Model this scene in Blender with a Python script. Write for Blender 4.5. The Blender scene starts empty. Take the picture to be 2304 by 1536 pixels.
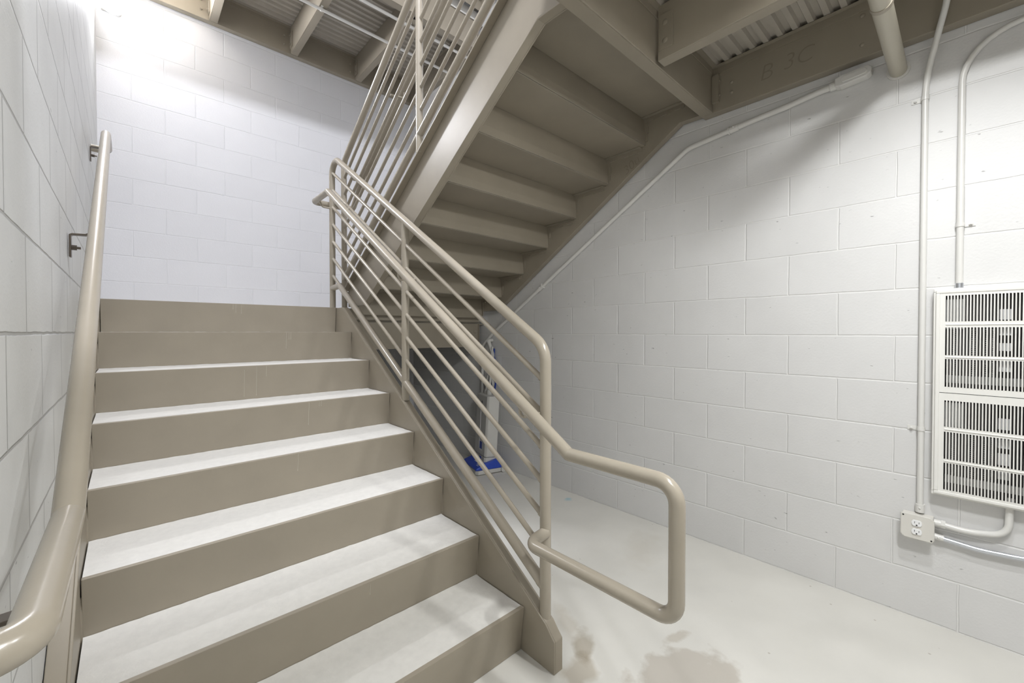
import bpy, bmesh, math, random
from mathutils import Vector, Matrix
random.seed(7)
sc = bpy.context.scene
C = sc.collection

# ------------------------------------------------------------------ camera
F_PX, YAW, PITCH, CY = 940.946, 0.74418, -0.01328, 759.06
cam_d = bpy.data.cameras.new('camera')
cam = bpy.data.objects.new('camera', cam_d)
C.objects.link(cam)
cam.location = (0.152, -1.1448, 1.2378)
cam.rotation_euler = (math.pi / 2 + PITCH, 0, -YAW)
cam_d.sensor_fit = 'HORIZONTAL'
cam_d.sensor_width = 36.0
cam_d.lens = 36.0 * F_PX / 2304.0
cam_d.shift_y = -(768 - CY) / 2304.0
cam_d.clip_start = 0.02
sc.camera = cam

# ------------------------------------------------------------------ world, exposure
w = bpy.data.worlds.new('world'); sc.world = w; w.use_nodes = True
w.node_tree.nodes['Background'].inputs[0].default_value = (0.9, 0.95, 1.0, 1)
w.node_tree.nodes['Background'].inputs[1].default_value = 0.3
sc.view_settings.view_transform = 'Standard'
sc.view_settings.look = 'None'
sc.view_settings.gamma = 1.0
sc.view_settings.use_curve_mapping = False
sc.view_settings.exposure = 0.0

# ------------------------------------------------------------------ lamps (each has a fixture built below; the front one is an added fill)
def area(name, loc, rot, sx, sy, power, col, spread=math.pi):
    d = bpy.data.lights.new(name, 'AREA'); d.shape = 'RECTANGLE'
    d.size = sx; d.size_y = sy; d.energy = power; d.color = col; d.spread = spread
    o = bpy.data.objects.new(name, d); C.objects.link(o)
    o.location = loc; o.rotation_euler = rot
    return o
L_LOW = (1.65, -1.16, 2.60)
L_FILL = (1.02, -1.46, 2.61)  # unseen fill light, added to even out the lower room
L_UP = (0.095, 3.23, 3.70)
L_TOP = (0.72, -0.35, 4.95)
area('lower_lamp', (L_LOW[0], L_LOW[1], L_LOW[2] - 0.052), (0, 0, 0), 0.08, 0.12, 18, (0.975, 0.99, 1.0))
area('front_fill_lamp', (L_FILL[0], L_FILL[1], L_FILL[2] - 0.052), (0, 0, 0), 0.26, 0.26, 36, (0.975, 0.99, 1.0))
area('wall_lamp', (L_UP[0], L_UP[1] - 0.055, L_UP[2] + 0.06), (math.radians(-104), 0, 0), 0.11, 0.24, 78, (0.93, 0.94, 1.0))
area('upper_lamp', (L_TOP[0], L_TOP[1], L_TOP[2] - 0.06), (math.radians(14), 0, 0), 0.5, 0.3, 118, (0.90, 0.92, 1.0))

# ------------------------------------------------------------------ materials
def mat(name, col, rough=0.5, metal=0.0, spec=0.5, noise=0.0, nscale=8.0, bump=0.0, bscale=60.0, coat=0.0, emit=None, estr=0):
    m = bpy.data.materials.new(name); m.use_nodes = True
    nt = m.node_tree; b = nt.nodes['Principled BSDF']
    b.inputs['Base Color'].default_value = (*col, 1)
    b.inputs['Roughness'].default_value = rough
    b.inputs['Metallic'].default_value = metal
    b.inputs['Specular IOR Level'].default_value = spec
    if coat:
        b.inputs['Coat Weight'].default_value = coat; b.inputs['Coat Roughness'].default_value = 0.08
    if emit:
        b.inputs['Emission Color'].default_value = (*emit, 1); b.inputs['Emission Strength'].default_value = estr
    geo = nt.nodes.new('ShaderNodeNewGeometry')
    if noise:
        n = nt.nodes.new('ShaderNodeTexNoise'); n.inputs['Scale'].default_value = nscale; n.inputs['Detail'].default_value = 6
        nt.links.new(geo.outputs['Position'], n.inputs['Vector'])
        r = nt.nodes.new('ShaderNodeMapRange')
        r.inputs['From Min'].default_value = 0.3; r.inputs['From Max'].default_value = 0.7
        r.inputs['To Min'].default_value = 1 - noise; r.inputs['To Max'].default_value = 1 + noise
        nt.links.new(n.outputs['Fac'], r.inputs['Value'])
        mx = nt.nodes.new('ShaderNodeMix'); mx.data_type = 'RGBA'; mx.blend_type = 'MULTIPLY'; mx.inputs[0].default_value = 1
        mx.inputs[6].default_value = (*col, 1)
        nt.links.new(r.outputs['Result'], mx.inputs[7])
        nt.links.new(mx.outputs[2], b.inputs['Base Color'])
    if bump:
        n = nt.nodes.new('ShaderNodeTexNoise'); n.inputs['Scale'].default_value = bscale; n.inputs['Detail'].default_value = 3
        nt.links.new(geo.outputs['Position'], n.inputs['Vector'])
        bp = nt.nodes.new('ShaderNodeBump'); bp.inputs['Strength'].default_value = bump; bp.inputs['Distance'].default_value = 0.002
        nt.links.new(n.outputs['Fac'], bp.inputs['Height']); nt.links.new(bp.outputs['Normal'], b.inputs['Normal'])
    return m

TAUPE = (0.315, 0.278, 0.218)
M_STEEL = mat('taupe_painted_steel', TAUPE, 0.42, noise=0.05, nscale=5, bump=0.08, bscale=90)
M_PIPE = mat('taupe_gloss_pipe', (0.37, 0.33, 0.265), 0.24, noise=0.03, nscale=9, bump=0.06, bscale=120)
M_DECK = mat('taupe_painted_deck', (0.48, 0.445, 0.385), 0.45, noise=0.06, nscale=6)
M_TREAD = mat('tread_concrete', (0.65, 0.635, 0.595), 0.8, noise=0.035, nscale=38, bump=0.35, bscale=140)
M_COND = mat('painted_conduit', (0.73, 0.72, 0.69), 0.30)
M_GALV = mat('galvanised_conduit', (0.62, 0.64, 0.68), 0.28, metal=0.9)
M_BRONZE = mat('bronze_bracket', (0.13, 0.11, 0.09), 0.3, metal=0.7)
M_WHITE = mat('white_enamel', (0.80, 0.79, 0.75), 0.3)
M_BOX = mat('cover_paint', (0.70, 0.68, 0.63), 0.35)
M_RECEPT = mat('receptacle_white', (0.88, 0.88, 0.88), 0.3)
M_BLACK = mat('black_slot', (0.01, 0.01, 0.01), 0.6)
M_DARK = mat('heater_dark', (0.025, 0.022, 0.022), 0.5)
M_COIL = mat('coil_metal', (0.5, 0.5, 0.5), 0.35, metal=0.8)
M_LABEL = mat('paper_label', (0.75, 0.75, 0.76), 0.6)
M_VGREY = mat('vacuum_grey', (0.60, 0.59, 0.56), 0.4)
M_VDARK = mat('vacuum_dark_grey', (0.22, 0.22, 0.22), 0.45)
M_BLUE = mat('vacuum_blue', (0.02, 0.07, 0.50), 0.35, coat=0.3)
M_CORD = mat('blue_cord', (0.02, 0.06, 0.38), 0.4)
M_MARK = mat('marker_writing', (0.25, 0.22, 0.175), 0.6)
M_DRIP = mat('paint_drip', (0.50, 0.46, 0.39), 0.5)
M_LAMP = mat('lamp_lens', (1, 1, 1), 0.4, emit=(1.0, 1.0, 1.0), estr=2.5)
M_LAMPW = mat('warm_lamp_lens', (1, 1, 1), 0.4, emit=(1.0, 0.97, 0.92), estr=3)

def block_material(name, axis, phase, zoff, col, joint_col, jstr, mot=0.03, pits=0.735):
    """painted 8x16 inch blockwork in running bond"""
    m = bpy.data.materials.new(name); m.use_nodes = True
    nt = m.node_tree; b = nt.nodes['Principled BSDF']
    geo = nt.nodes.new('ShaderNodeNewGeometry'); sp = nt.nodes.new('ShaderNodeSeparateXYZ')
    nt.links.new(geo.outputs['Position'], sp.inputs[0])
    def add(sock, v):
        a = nt.nodes.new('ShaderNodeMath'); a.operation = 'ADD'; nt.links.new(sock, a.inputs[0]); a.inputs[1].default_value = v
        return a.outputs[0]
    cb = nt.nodes.new('ShaderNodeCombineXYZ')
    wn = nt.nodes.new('ShaderNodeTexNoise'); wn.inputs['Scale'].default_value = 9; wn.inputs['Detail'].default_value = 3
    nt.links.new(geo.outputs['Position'], wn.inputs['Vector'])
    wv = nt.nodes.new('ShaderNodeMath'); wv.operation = 'MULTIPLY_ADD'; wv.inputs[1].default_value = 0.006; wv.inputs[2].default_value = -0.003
    nt.links.new(wn.outputs['Fac'], wv.inputs[0])
    def addn(s):
        a = nt.nodes.new('ShaderNodeMath'); a.operation = 'ADD'; nt.links.new(s, a.inputs[0]); nt.links.new(wv.outputs[0], a.inputs[1]); return a.outputs[0]
    nt.links.new(addn(add(sp.outputs[axis], 4.064 * 2 - phase)), cb.inputs[0])
    nt.links.new(addn(add(sp.outputs[2], 0.4064 * 4 - zoff)), cb.inputs[1])
    br = nt.nodes.new('ShaderNodeTexBrick')
    br.offset = 0.5; br.offset_frequency = 2; br.squash = 1; br.squash_frequency = 2
    br.inputs['Scale'].default_value = 1; br.inputs['Brick Width'].default_value = 0.4064; br.inputs['Row Height'].default_value = 0.2032
    br.inputs['Mortar Size'].default_value = 0.0045; br.inputs['Mortar Smooth'].default_value = 0.6; br.inputs['Bias'].default_value = 0
    br.inputs['Color1'].default_value = (0.97, 0.97, 0.97, 1); br.inputs['Color2'].default_value = (1, 1, 1, 1); br.inputs['Mortar'].default_value = (1, 1, 1, 1)
    nt.links.new(cb.outputs[0], br.inputs['Vector'])
    # blotchy paint
    n = nt.nodes.new('ShaderNodeTexNoise'); n.inputs['Scale'].default_value = 3.0; n.inputs['Detail'].default_value = 8; n.inputs['Roughness'].default_value = 0.65
    nt.links.new(geo.outputs['Position'], n.inputs['Vector'])
    r = nt.nodes.new('ShaderNodeMapRange'); r.inputs['From Min'].default_value = 0.3; r.inputs['From Max'].default_value = 0.7
    r.inputs['To Min'].default_value = 1 - mot; r.inputs['To Max'].default_value = 1 + mot
    nt.links.new(n.outputs['Fac'], r.inputs['Value'])
    mj = nt.nodes.new('ShaderNodeMix'); mj.data_type = 'RGBA'; mj.inputs[6].default_value = (*col, 1); mj.inputs[7].default_value = (*joint_col, 1)
    nt.links.new(br.outputs['Fac'], mj.inputs[0])
    mx = nt.nodes.new('ShaderNodeMix'); mx.data_type = 'RGBA'; mx.blend_type = 'MULTIPLY'; mx.inputs[0].default_value = 1
    nt.links.new(mj.outputs[2], mx.inputs[6]); nt.links.new(r.outputs['Result'], mx.inputs[7])
    m2 = nt.nodes.new('ShaderNodeMix'); m2.data_type = 'RGBA'; m2.blend_type = 'MULTIPLY'; m2.inputs[0].default_value = 1
    nt.links.new(mx.outputs[2], m2.inputs[6]); nt.links.new(br.outputs['Color'], m2.inputs[7])
    # little pits in the block face: dark specks, stretched along the course
    mp = nt.nodes.new('ShaderNodeMapping'); mp.inputs['Scale'].default_value = (24, 24, 62)
    nt.links.new(geo.outputs['Position'], mp.inputs['Vector'])
    vo = nt.nodes.new('ShaderNodeTexNoise'); vo.inputs['Scale'].default_value = 1.0; vo.inputs['Detail'].default_value = 2
    nt.links.new(mp.outputs[0], vo.inputs['Vector'])
    pit = nt.nodes.new('ShaderNodeMapRange'); pit.inputs['From Min'].default_value = pits; pit.inputs['From Max'].default_value = pits + 0.06
    nt.links.new(vo.outputs['Fac'], pit.inputs['Value'])
    m3 = nt.nodes.new('ShaderNodeMix'); m3.data_type = 'RGBA'; m3.inputs[7].default_value = (col[0] * .45, col[1] * .45, col[2] * .45, 1)
    nt.links.new(pit.outputs['Result'], m3.inputs[0]); nt.links.new(m2.outputs[2], m3.inputs[6])
    nt.links.new(m3.outputs[2], b.inputs['Base Color'])
    b.inputs['Roughness'].default_value = 0.48
    inv = nt.nodes.new('ShaderNodeMath'); inv.operation = 'MULTIPLY'; inv.inputs[1].default_value = -1
    nt.links.new(br.outputs['Fac'], inv.inputs[0])
    b1 = nt.nodes.new('ShaderNodeBump'); b1.inputs['Strength'].default_value = jstr; b1.inputs['Distance'].default_value = 0.004
    nt.links.new(inv.outputs[0], b1.inputs['Height'])
    n2 = nt.nodes.new('ShaderNodeTexNoise'); n2.inputs['Scale'].default_value = 110; n2.inputs['Detail'].default_value = 4
    nt.links.new(geo.outputs['Position'], n2.inputs['Vector'])
    b2 = nt.nodes.new('ShaderNodeBump'); b2.inputs['Strength'].default_value = 0.28; b2.inputs['Distance'].default_value = 0.002
    nt.links.new(n2.outputs['Fac'], b2.inputs['Height']); nt.links.new(b1.outputs['Normal'], b2.inputs['Normal'])
    nt.links.new(b2.outputs['Normal'], b.inputs['Normal'])
    return m

WALLC = (0.70, 0.695, 0.685)
M_WR = block_material('block_right', 1, 0.2904, 0.002, WALLC, (0.76, 0.755, 0.74), 0.6)
M_WL = block_material('block_left', 1, 0.372, 0.015, (0.68, 0.685, 0.675), (0.42, 0.42, 0.41), 0.7, 0.06)
M_WB = block_material('block_back', 0, 0.1929, 0.002, (0.74, 0.74, 0.76), (0.76, 0.76, 0.78), 0.6, 0.015, 0.85)
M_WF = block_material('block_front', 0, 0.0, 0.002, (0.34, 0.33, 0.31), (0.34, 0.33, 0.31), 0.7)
M_CEIL = mat('ceiling_paint', (0.80, 0.80, 0.80), 0.7)

def floor_material():
    m = mat('concrete_floor', (0.66, 0.645, 0.60), 0.55, noise=0.07, nscale=2.2, bump=0.1, bscale=40)
    nt = m.node_tree; b = nt.nodes['Principled BSDF']; geo = [n for n in nt.nodes if n.type == 'NEW_GEOMETRY'][0]
    base = b.inputs['Base Color'].links[0].from_socket
    wn = nt.nodes.new('ShaderNodeTexNoise'); wn.inputs['Scale'].default_value = 11; wn.inputs['Detail'].default_value = 7
    nt.links.new(geo.outputs['Position'], wn.inputs['Vector'])
    def blob(x, y, rx, ry, rot, col, amt, prev, soft=0.5, namp=1.6):
        mp = nt.nodes.new('ShaderNodeMapping'); mp.vector_type = 'TEXTURE'
        mp.inputs['Location'].default_value = (x, y, 0); mp.inputs['Rotation'].default_value = (0, 0, rot); mp.inputs['Scale'].default_value = (rx, ry, 1)
        nt.links.new(geo.outputs['Position'], mp.inputs['Vector'])
        ln = nt.nodes.new('ShaderNodeVectorMath'); ln.operation = 'LENGTH'; nt.links.new(mp.outputs[0], ln.inputs[0])
        ad = nt.nodes.new('ShaderNodeMath'); ad.operation = 'MULTIPLY_ADD'; ad.inputs[1].default_value = namp
        nt.links.new(wn.outputs['Fac'], ad.inputs[0]); nt.links.new(ln.outputs['Value'], ad.inputs[2])
        r = nt.nodes.new('ShaderNodeMapRange'); r.inputs['From Min'].default_value = 1.0 + namp * .5; r.inputs['From Max'].default_value = 1.0 + namp * .5 - soft
        r.inputs['To Min'].default_value = 0; r.inputs['To Max'].default_value = amt
        nt.links.new(ad.outputs[0], r.inputs['Value'])
        mx = nt.nodes.new('ShaderNodeMix'); mx.data_type = 'RGBA'; mx.blend_type = 'MULTIPLY'
        mx.inputs[7].default_value = (*col, 1)
        nt.links.new(r.outputs['Result'], mx.inputs[0]); nt.links.new(prev, mx.inputs[6])
        return mx.outputs[2]
    s = base
    s = blob(1.47, -0.13, 0.10, 0.05, 0.6, (0.62, 0.57, 0.50), 0.8, s)
    s = blob(1.36, -0.20, 0.10, 0.07, 0.2, (0.70, 0.65, 0.58), 0.8, s)
    s = blob(1.62, -0.47, 0.22, 0.13, -0.4, (0.74, 0.70, 0.66), 0.85, s, 0.25)
    s = blob(1.78, -0.36, 0.07, 0.03, -0.4, (0.76, 0.72, 0.67), 0.8, s, 0.3)
    s = blob(2.55, 0.84, 0.05, 0.03, 0.0, (0.45, 0.80, 0.98), 0.7, s, 0.6, 2.4)
    s = blob(1.52, 0.0, 0.16, 0.05, 1.0, (0.85, 0.82, 0.78), 0.8, s, 0.6)
    s = blob(2.3, 0.1, 0.3, 0.12, 0.3, (0.90, 0.88, 0.85), 0.7, s, 0.8)
    # small grit specks
    vo = nt.nodes.new('ShaderNodeTexVoronoi'); vo.inputs['Scale'].default_value = 9; nt.links.new(geo.outputs['Position'], vo.inputs['Vector'])
    r = nt.nodes.new('ShaderNodeMapRange'); r.inputs['From Min'].default_value = 0.05; r.inputs['From Max'].default_value = 0.03; r.inputs['To Max'].default_value = 0.5
    nt.links.new(vo.outputs['Distance'], r.inputs['Value'])
    mx = nt.nodes.new('ShaderNodeMix'); mx.data_type = 'RGBA'; mx.blend_type = 'MULTIPLY'; mx.inputs[7].default_value = (0.45, 0.4, 0.34, 1)
    nt.links.new(r.outputs['Result'], mx.inputs[0]); nt.links.new(s, mx.inputs[6])
    nt.links.new(mx.outputs[2], b.inputs['Base Color'])
    return m
M_FLOOR = floor_material()

# ------------------------------------------------------------------ mesh helpers
def link_obj(name, bm, m, parent=None, bevel=0.0, smooth=False, recalc=True):
    if recalc:
        bmesh.ops.recalc_face_normals(bm, faces=bm.faces)
    me = bpy.data.meshes.new(name); bm.to_mesh(me); bm.free()
    me.materials.append(m)
    if smooth:
        me.polygons.foreach_set('use_smooth', [True] * len(me.polygons))
    o = bpy.data.objects.new(name, me); C.objects.link(o)
    if smooth:
        try:
            me.set_sharp_from_angle(angle=math.radians(40))
        except Exception:
            pass
    if parent:
        o.parent = parent
        if parent.type == 'EMPTY':
            o.matrix_parent_inverse = Matrix.Translation(parent.location).inverted() if parent.rotation_euler.z == 0 else Matrix.Identity(4)
        else:
            o.matrix_parent_inverse = Matrix.Identity(4)
    if bevel:
        b = o.modifiers.new('bevel', 'BEVEL'); b.width = bevel; b.segments = 2; b.limit_method = 'ANGLE'; b.angle_limit = math.radians(40)
    return o

def thing(name, label, cat, loc=(0, 0, 0), group=None):
    o = bpy.data.objects.new(name, None); C.objects.link(o); o.location = loc
    o.empty_display_size = 0.1
    o['label'] = label; o['category'] = cat
    if group: o['group'] = group
    return o

def struct(name, bm, m):
    o = link_obj(name, bm, m); o['kind'] = 'structure'; return o

def box(bm, x0, x1, y0, y1, z0, z1):
    vs = [bm.verts.new((x, y, z)) for x in (x0, x1) for y in (y0, y1) for z in (z0, z1)]
    for f in ((0, 1, 3, 2), (4, 6, 7, 5), (0, 4, 5, 1), (2, 3, 7, 6), (0, 2, 6, 4), (1, 5, 7, 3)):
        bm.faces.new([vs[i] for i in f])
    return vs

def B(*a):
    bm = bmesh.new(); box(bm, *a); return bm

def prism(bm, pts, x0, x1, plane='yz'):
    """closed polygon pts extruded between x0 and x1 on the remaining axis"""
    def P(a, b, c):
        return {'yz': (c, a, b), 'xz': (a, c, b), 'xy': (a, b, c)}[plane]
    lo = [bm.verts.new(P(a, b, x0)) for a, b in pts]; hi = [bm.verts.new(P(a, b, x1)) for a, b in pts]
    n = len(pts)
    f1 = bm.faces.new(lo); f2 = bm.faces.new(hi[::-1])
    for i in range(n):
        bm.faces.new((lo[i], hi[i], hi[(i + 1) % n], lo[(i + 1) % n]))

def strip(bm, pts, t, x0, x1, plane='yz', side=1):
    """open polyline given thickness t on one side, extruded: a bent plate"""
    n = len(pts); off = []
    for i in range(n):
        ds = []
        if i > 0: ds.append((Vector(pts[i]) - Vector(pts[i - 1])).normalized())
        if i < n - 1: ds.append((Vector(pts[i + 1]) - Vector(pts[i])).normalized())
        ns = [Vector((-d.y, d.x)) for d in ds]
        if len(ns) == 2:
            mm = (ns[0] + ns[1]).normalized(); k = t / max(0.3, mm.dot(ns[0]))
        else:
            mm = ns[0]; k = t
        off.append(Vector(pts[i]) + mm * k * side)
    poly = [tuple(p) for p in pts] + [tuple(p) for p in off[::-1]]
    prism_quads(bm, pts, off, x0, x1, plane)

def prism_quads(bm, a, b, x0, x1, plane):
    def P(u, v, c):
        return {'yz': (c, u, v), 'xz': (u, c, v), 'xy': (u, v, c)}[plane]
    n = len(a)
    A0 = [bm.verts.new(P(p[0], p[1], x0)) for p in a]; A1 = [bm.verts.new(P(p[0], p[1], x1)) for p in a]
    B0 = [bm.verts.new(P(p[0], p[1], x0)) for p in b]; B1 = [bm.verts.new(P(p[0], p[1], x1)) for p in b]
    for i in range(n - 1):
        bm.faces.new((A0[i], A0[i + 1], A1[i + 1], A1[i])); bm.faces.new((B0[i], B1[i], B1[i + 1], B0[i + 1]))
        bm.faces.new((A0[i], B0[i], B0[i + 1], A0[i + 1])); bm.faces.new((A1[i], A1[i + 1], B1[i + 1], B1[i]))
    bm.faces.new((A0[0], A1[0], B1[0], B0[0])); bm.faces.new((A0[-1], B0[-1], B1[-1], A1[-1]))

def fillet(pts, r, seg=8):
    pts = [Vector(p) for p in pts]; out = [pts[0]]
    rs = r if isinstance(r, (list, tuple)) else [r] * (len(pts) - 2)
    for i in range(1, len(pts) - 1):
        p, a, b = pts[i], pts[i - 1], pts[i + 1]
        u = (a - p); v = (b - p); lu, lv = u.length, v.length; u.normalize(); v.normalize()
        ang = u.angle(v); rr = rs[i - 1]
        if rr <= 0 or ang > math.pi - 0.02: out.append(p); continue
        d = min(rr / math.tan(ang / 2), lu * 0.49, lv * 0.49); re = d * math.tan(ang / 2)
        c = p + (u + v).normalized() * (re / math.sin(ang / 2))
        s = p + u * d - c; e = p + v * d - c; tot = s.angle(e); ax = s.cross(e).normalized()
        for k in range(seg + 1):
            out.append(c + Matrix.Rotation(tot * k / seg, 3, ax) @ s)
    out.append(pts[-1]); return out

def tube(bm, pts, r, seg=16, caps=True):
    pts = [Vector(p) for p in pts]; n = len(pts)
    t0 = (pts[1] - pts[0]).normalized()
    nrm = t0.orthogonal().normalized(); rings = []
    prev = t0
    for i in range(n):
        if i == 0: t = t0
        elif i == n - 1: t = (pts[-1] - pts[-2]).normalized()
        else: t = ((pts[i] - pts[i - 1]).normalized() + (pts[i + 1] - pts[i]).normalized()).normalized()
        q = prev.rotation_difference(t); nrm = (q @ nrm).normalized(); nrm = (nrm - t * nrm.dot(t)).normalized()
        bi = t.cross(nrm); rr = r
        k = 1.0
        if 0 < i < n - 1:
            c = (pts[i] - pts[i - 1]).normalized().dot(t); k = 1 / max(c, 0.5)
            # miter: stretch in the bend plane
            axis = ((pts[i + 1] - pts[i]).normalized() - (pts[i] - pts[i - 1]).normalized())
            axis = axis.normalized() if axis.length > 1e-6 else None
        else: axis = None
        ring = []
        for j in range(seg):
            a = 2 * math.pi * j / seg; d = nrm * math.cos(a) * rr + bi * math.sin(a) * rr
            if axis is not None: d = d + axis * d.dot(axis) * (k - 1)
            ring.append(bm.verts.new(pts[i] + d))
        rings.append(ring); prev = t
    for i in range(n - 1):
        for j in range(seg):
            bm.faces.new((rings[i][j], rings[i][(j + 1) % seg], rings[i + 1][(j + 1) % seg], rings[i + 1][j]))
    if caps:
        bm.faces.new(rings[0][::-1]); bm.faces.new(rings[-1])

def T(pts, r, seg=16, f=None):
    bm = bmesh.new(); tube(bm, fillet(pts, f) if f else pts, r, seg); return bm

def dome(bm, c, ax, r, h, seg=12):
    """round bolt head at c pointing along ax"""
    ax = Vector(ax).normalized(); u = ax.orthogonal().normalized(); v = ax.cross(u); c = Vector(c); rings = []
    for k in range(4):
        a = math.pi / 2 * k / 4; rr = r * math.cos(a); hh = h * math.sin(a)
        rings.append([bm.verts.new(c + ax * hh + (u * math.cos(2 * math.pi * j / seg) + v * math.sin(2 * math.pi * j / seg)) * rr) for j in range(seg)])
    top = bm.verts.new(c + ax * h)
    for k in range(3):
        for j in range(seg): bm.faces.new((rings[k][j], rings[k][(j + 1) % seg], rings[k + 1][(j + 1) % seg], rings[k + 1][j]))
    for j in range(seg): bm.faces.new((rings[3][j], rings[3][(j + 1) % seg], top))
    bm.faces.new(rings[0][::-1])

def hexbolt(bm, c, ax, r, h):
    tube(bm, [Vector(c), Vector(c) + Vector(ax).normalized() * h], r, 6)
    tube(bm, [Vector(c), Vector(c) + Vector(ax).normalized() * (h * 1.7)], r * 0.5, 10)

# ------------------------------------------------------------------ room shell
RX, BY, FY, TZ = 2.657, 3.306, -1.75, 6.6
struct('floor', B(-0.2, RX + 0.2, FY - 0.2, BY + 0.2, -0.15, 0), M_FLOOR)
struct('wall_left', B(-0.2, 0, FY, BY, 0, TZ), M_WL)
struct('wall_right', B(RX, RX + 0.2, FY, BY, 0, TZ), M_WR)
struct('wall_back', B(-0.2, RX + 0.2, BY, BY + 0.2, 0, TZ), M_WB)
struct('wall_front', B(-0.2, RX + 0.2, FY - 0.2, FY, 0, TZ), M_WF)
struct('ceiling', B(-0.2, RX + 0.2, FY - 0.2, BY + 0.2, TZ, TZ + 0.15), M_CEIL)

# ------------------------------------------------------------------ stairs
RISE, RUN, NR = 0.1768, 0.27865, 8
SET = 0.021; PAN = 0.047; TH = 0.004
TOPS, BOTS = 0.057, -0.315      # stringer edges above / below the nosing line
XL1, XR1 = 0.0466, 1.2725       # inner stair faces, flight 1
XL2, XR2 = 1.420, 2.600         # inner stair faces, flight 2
Y2 = 1.951                      # first nosing of flight 2
LZ = NR * RISE                  # 1.4144

def n1(y): return RISE + 0.6345 * y
def n2(y): return LZ + RISE + 0.6345 * (Y2 - y)

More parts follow.
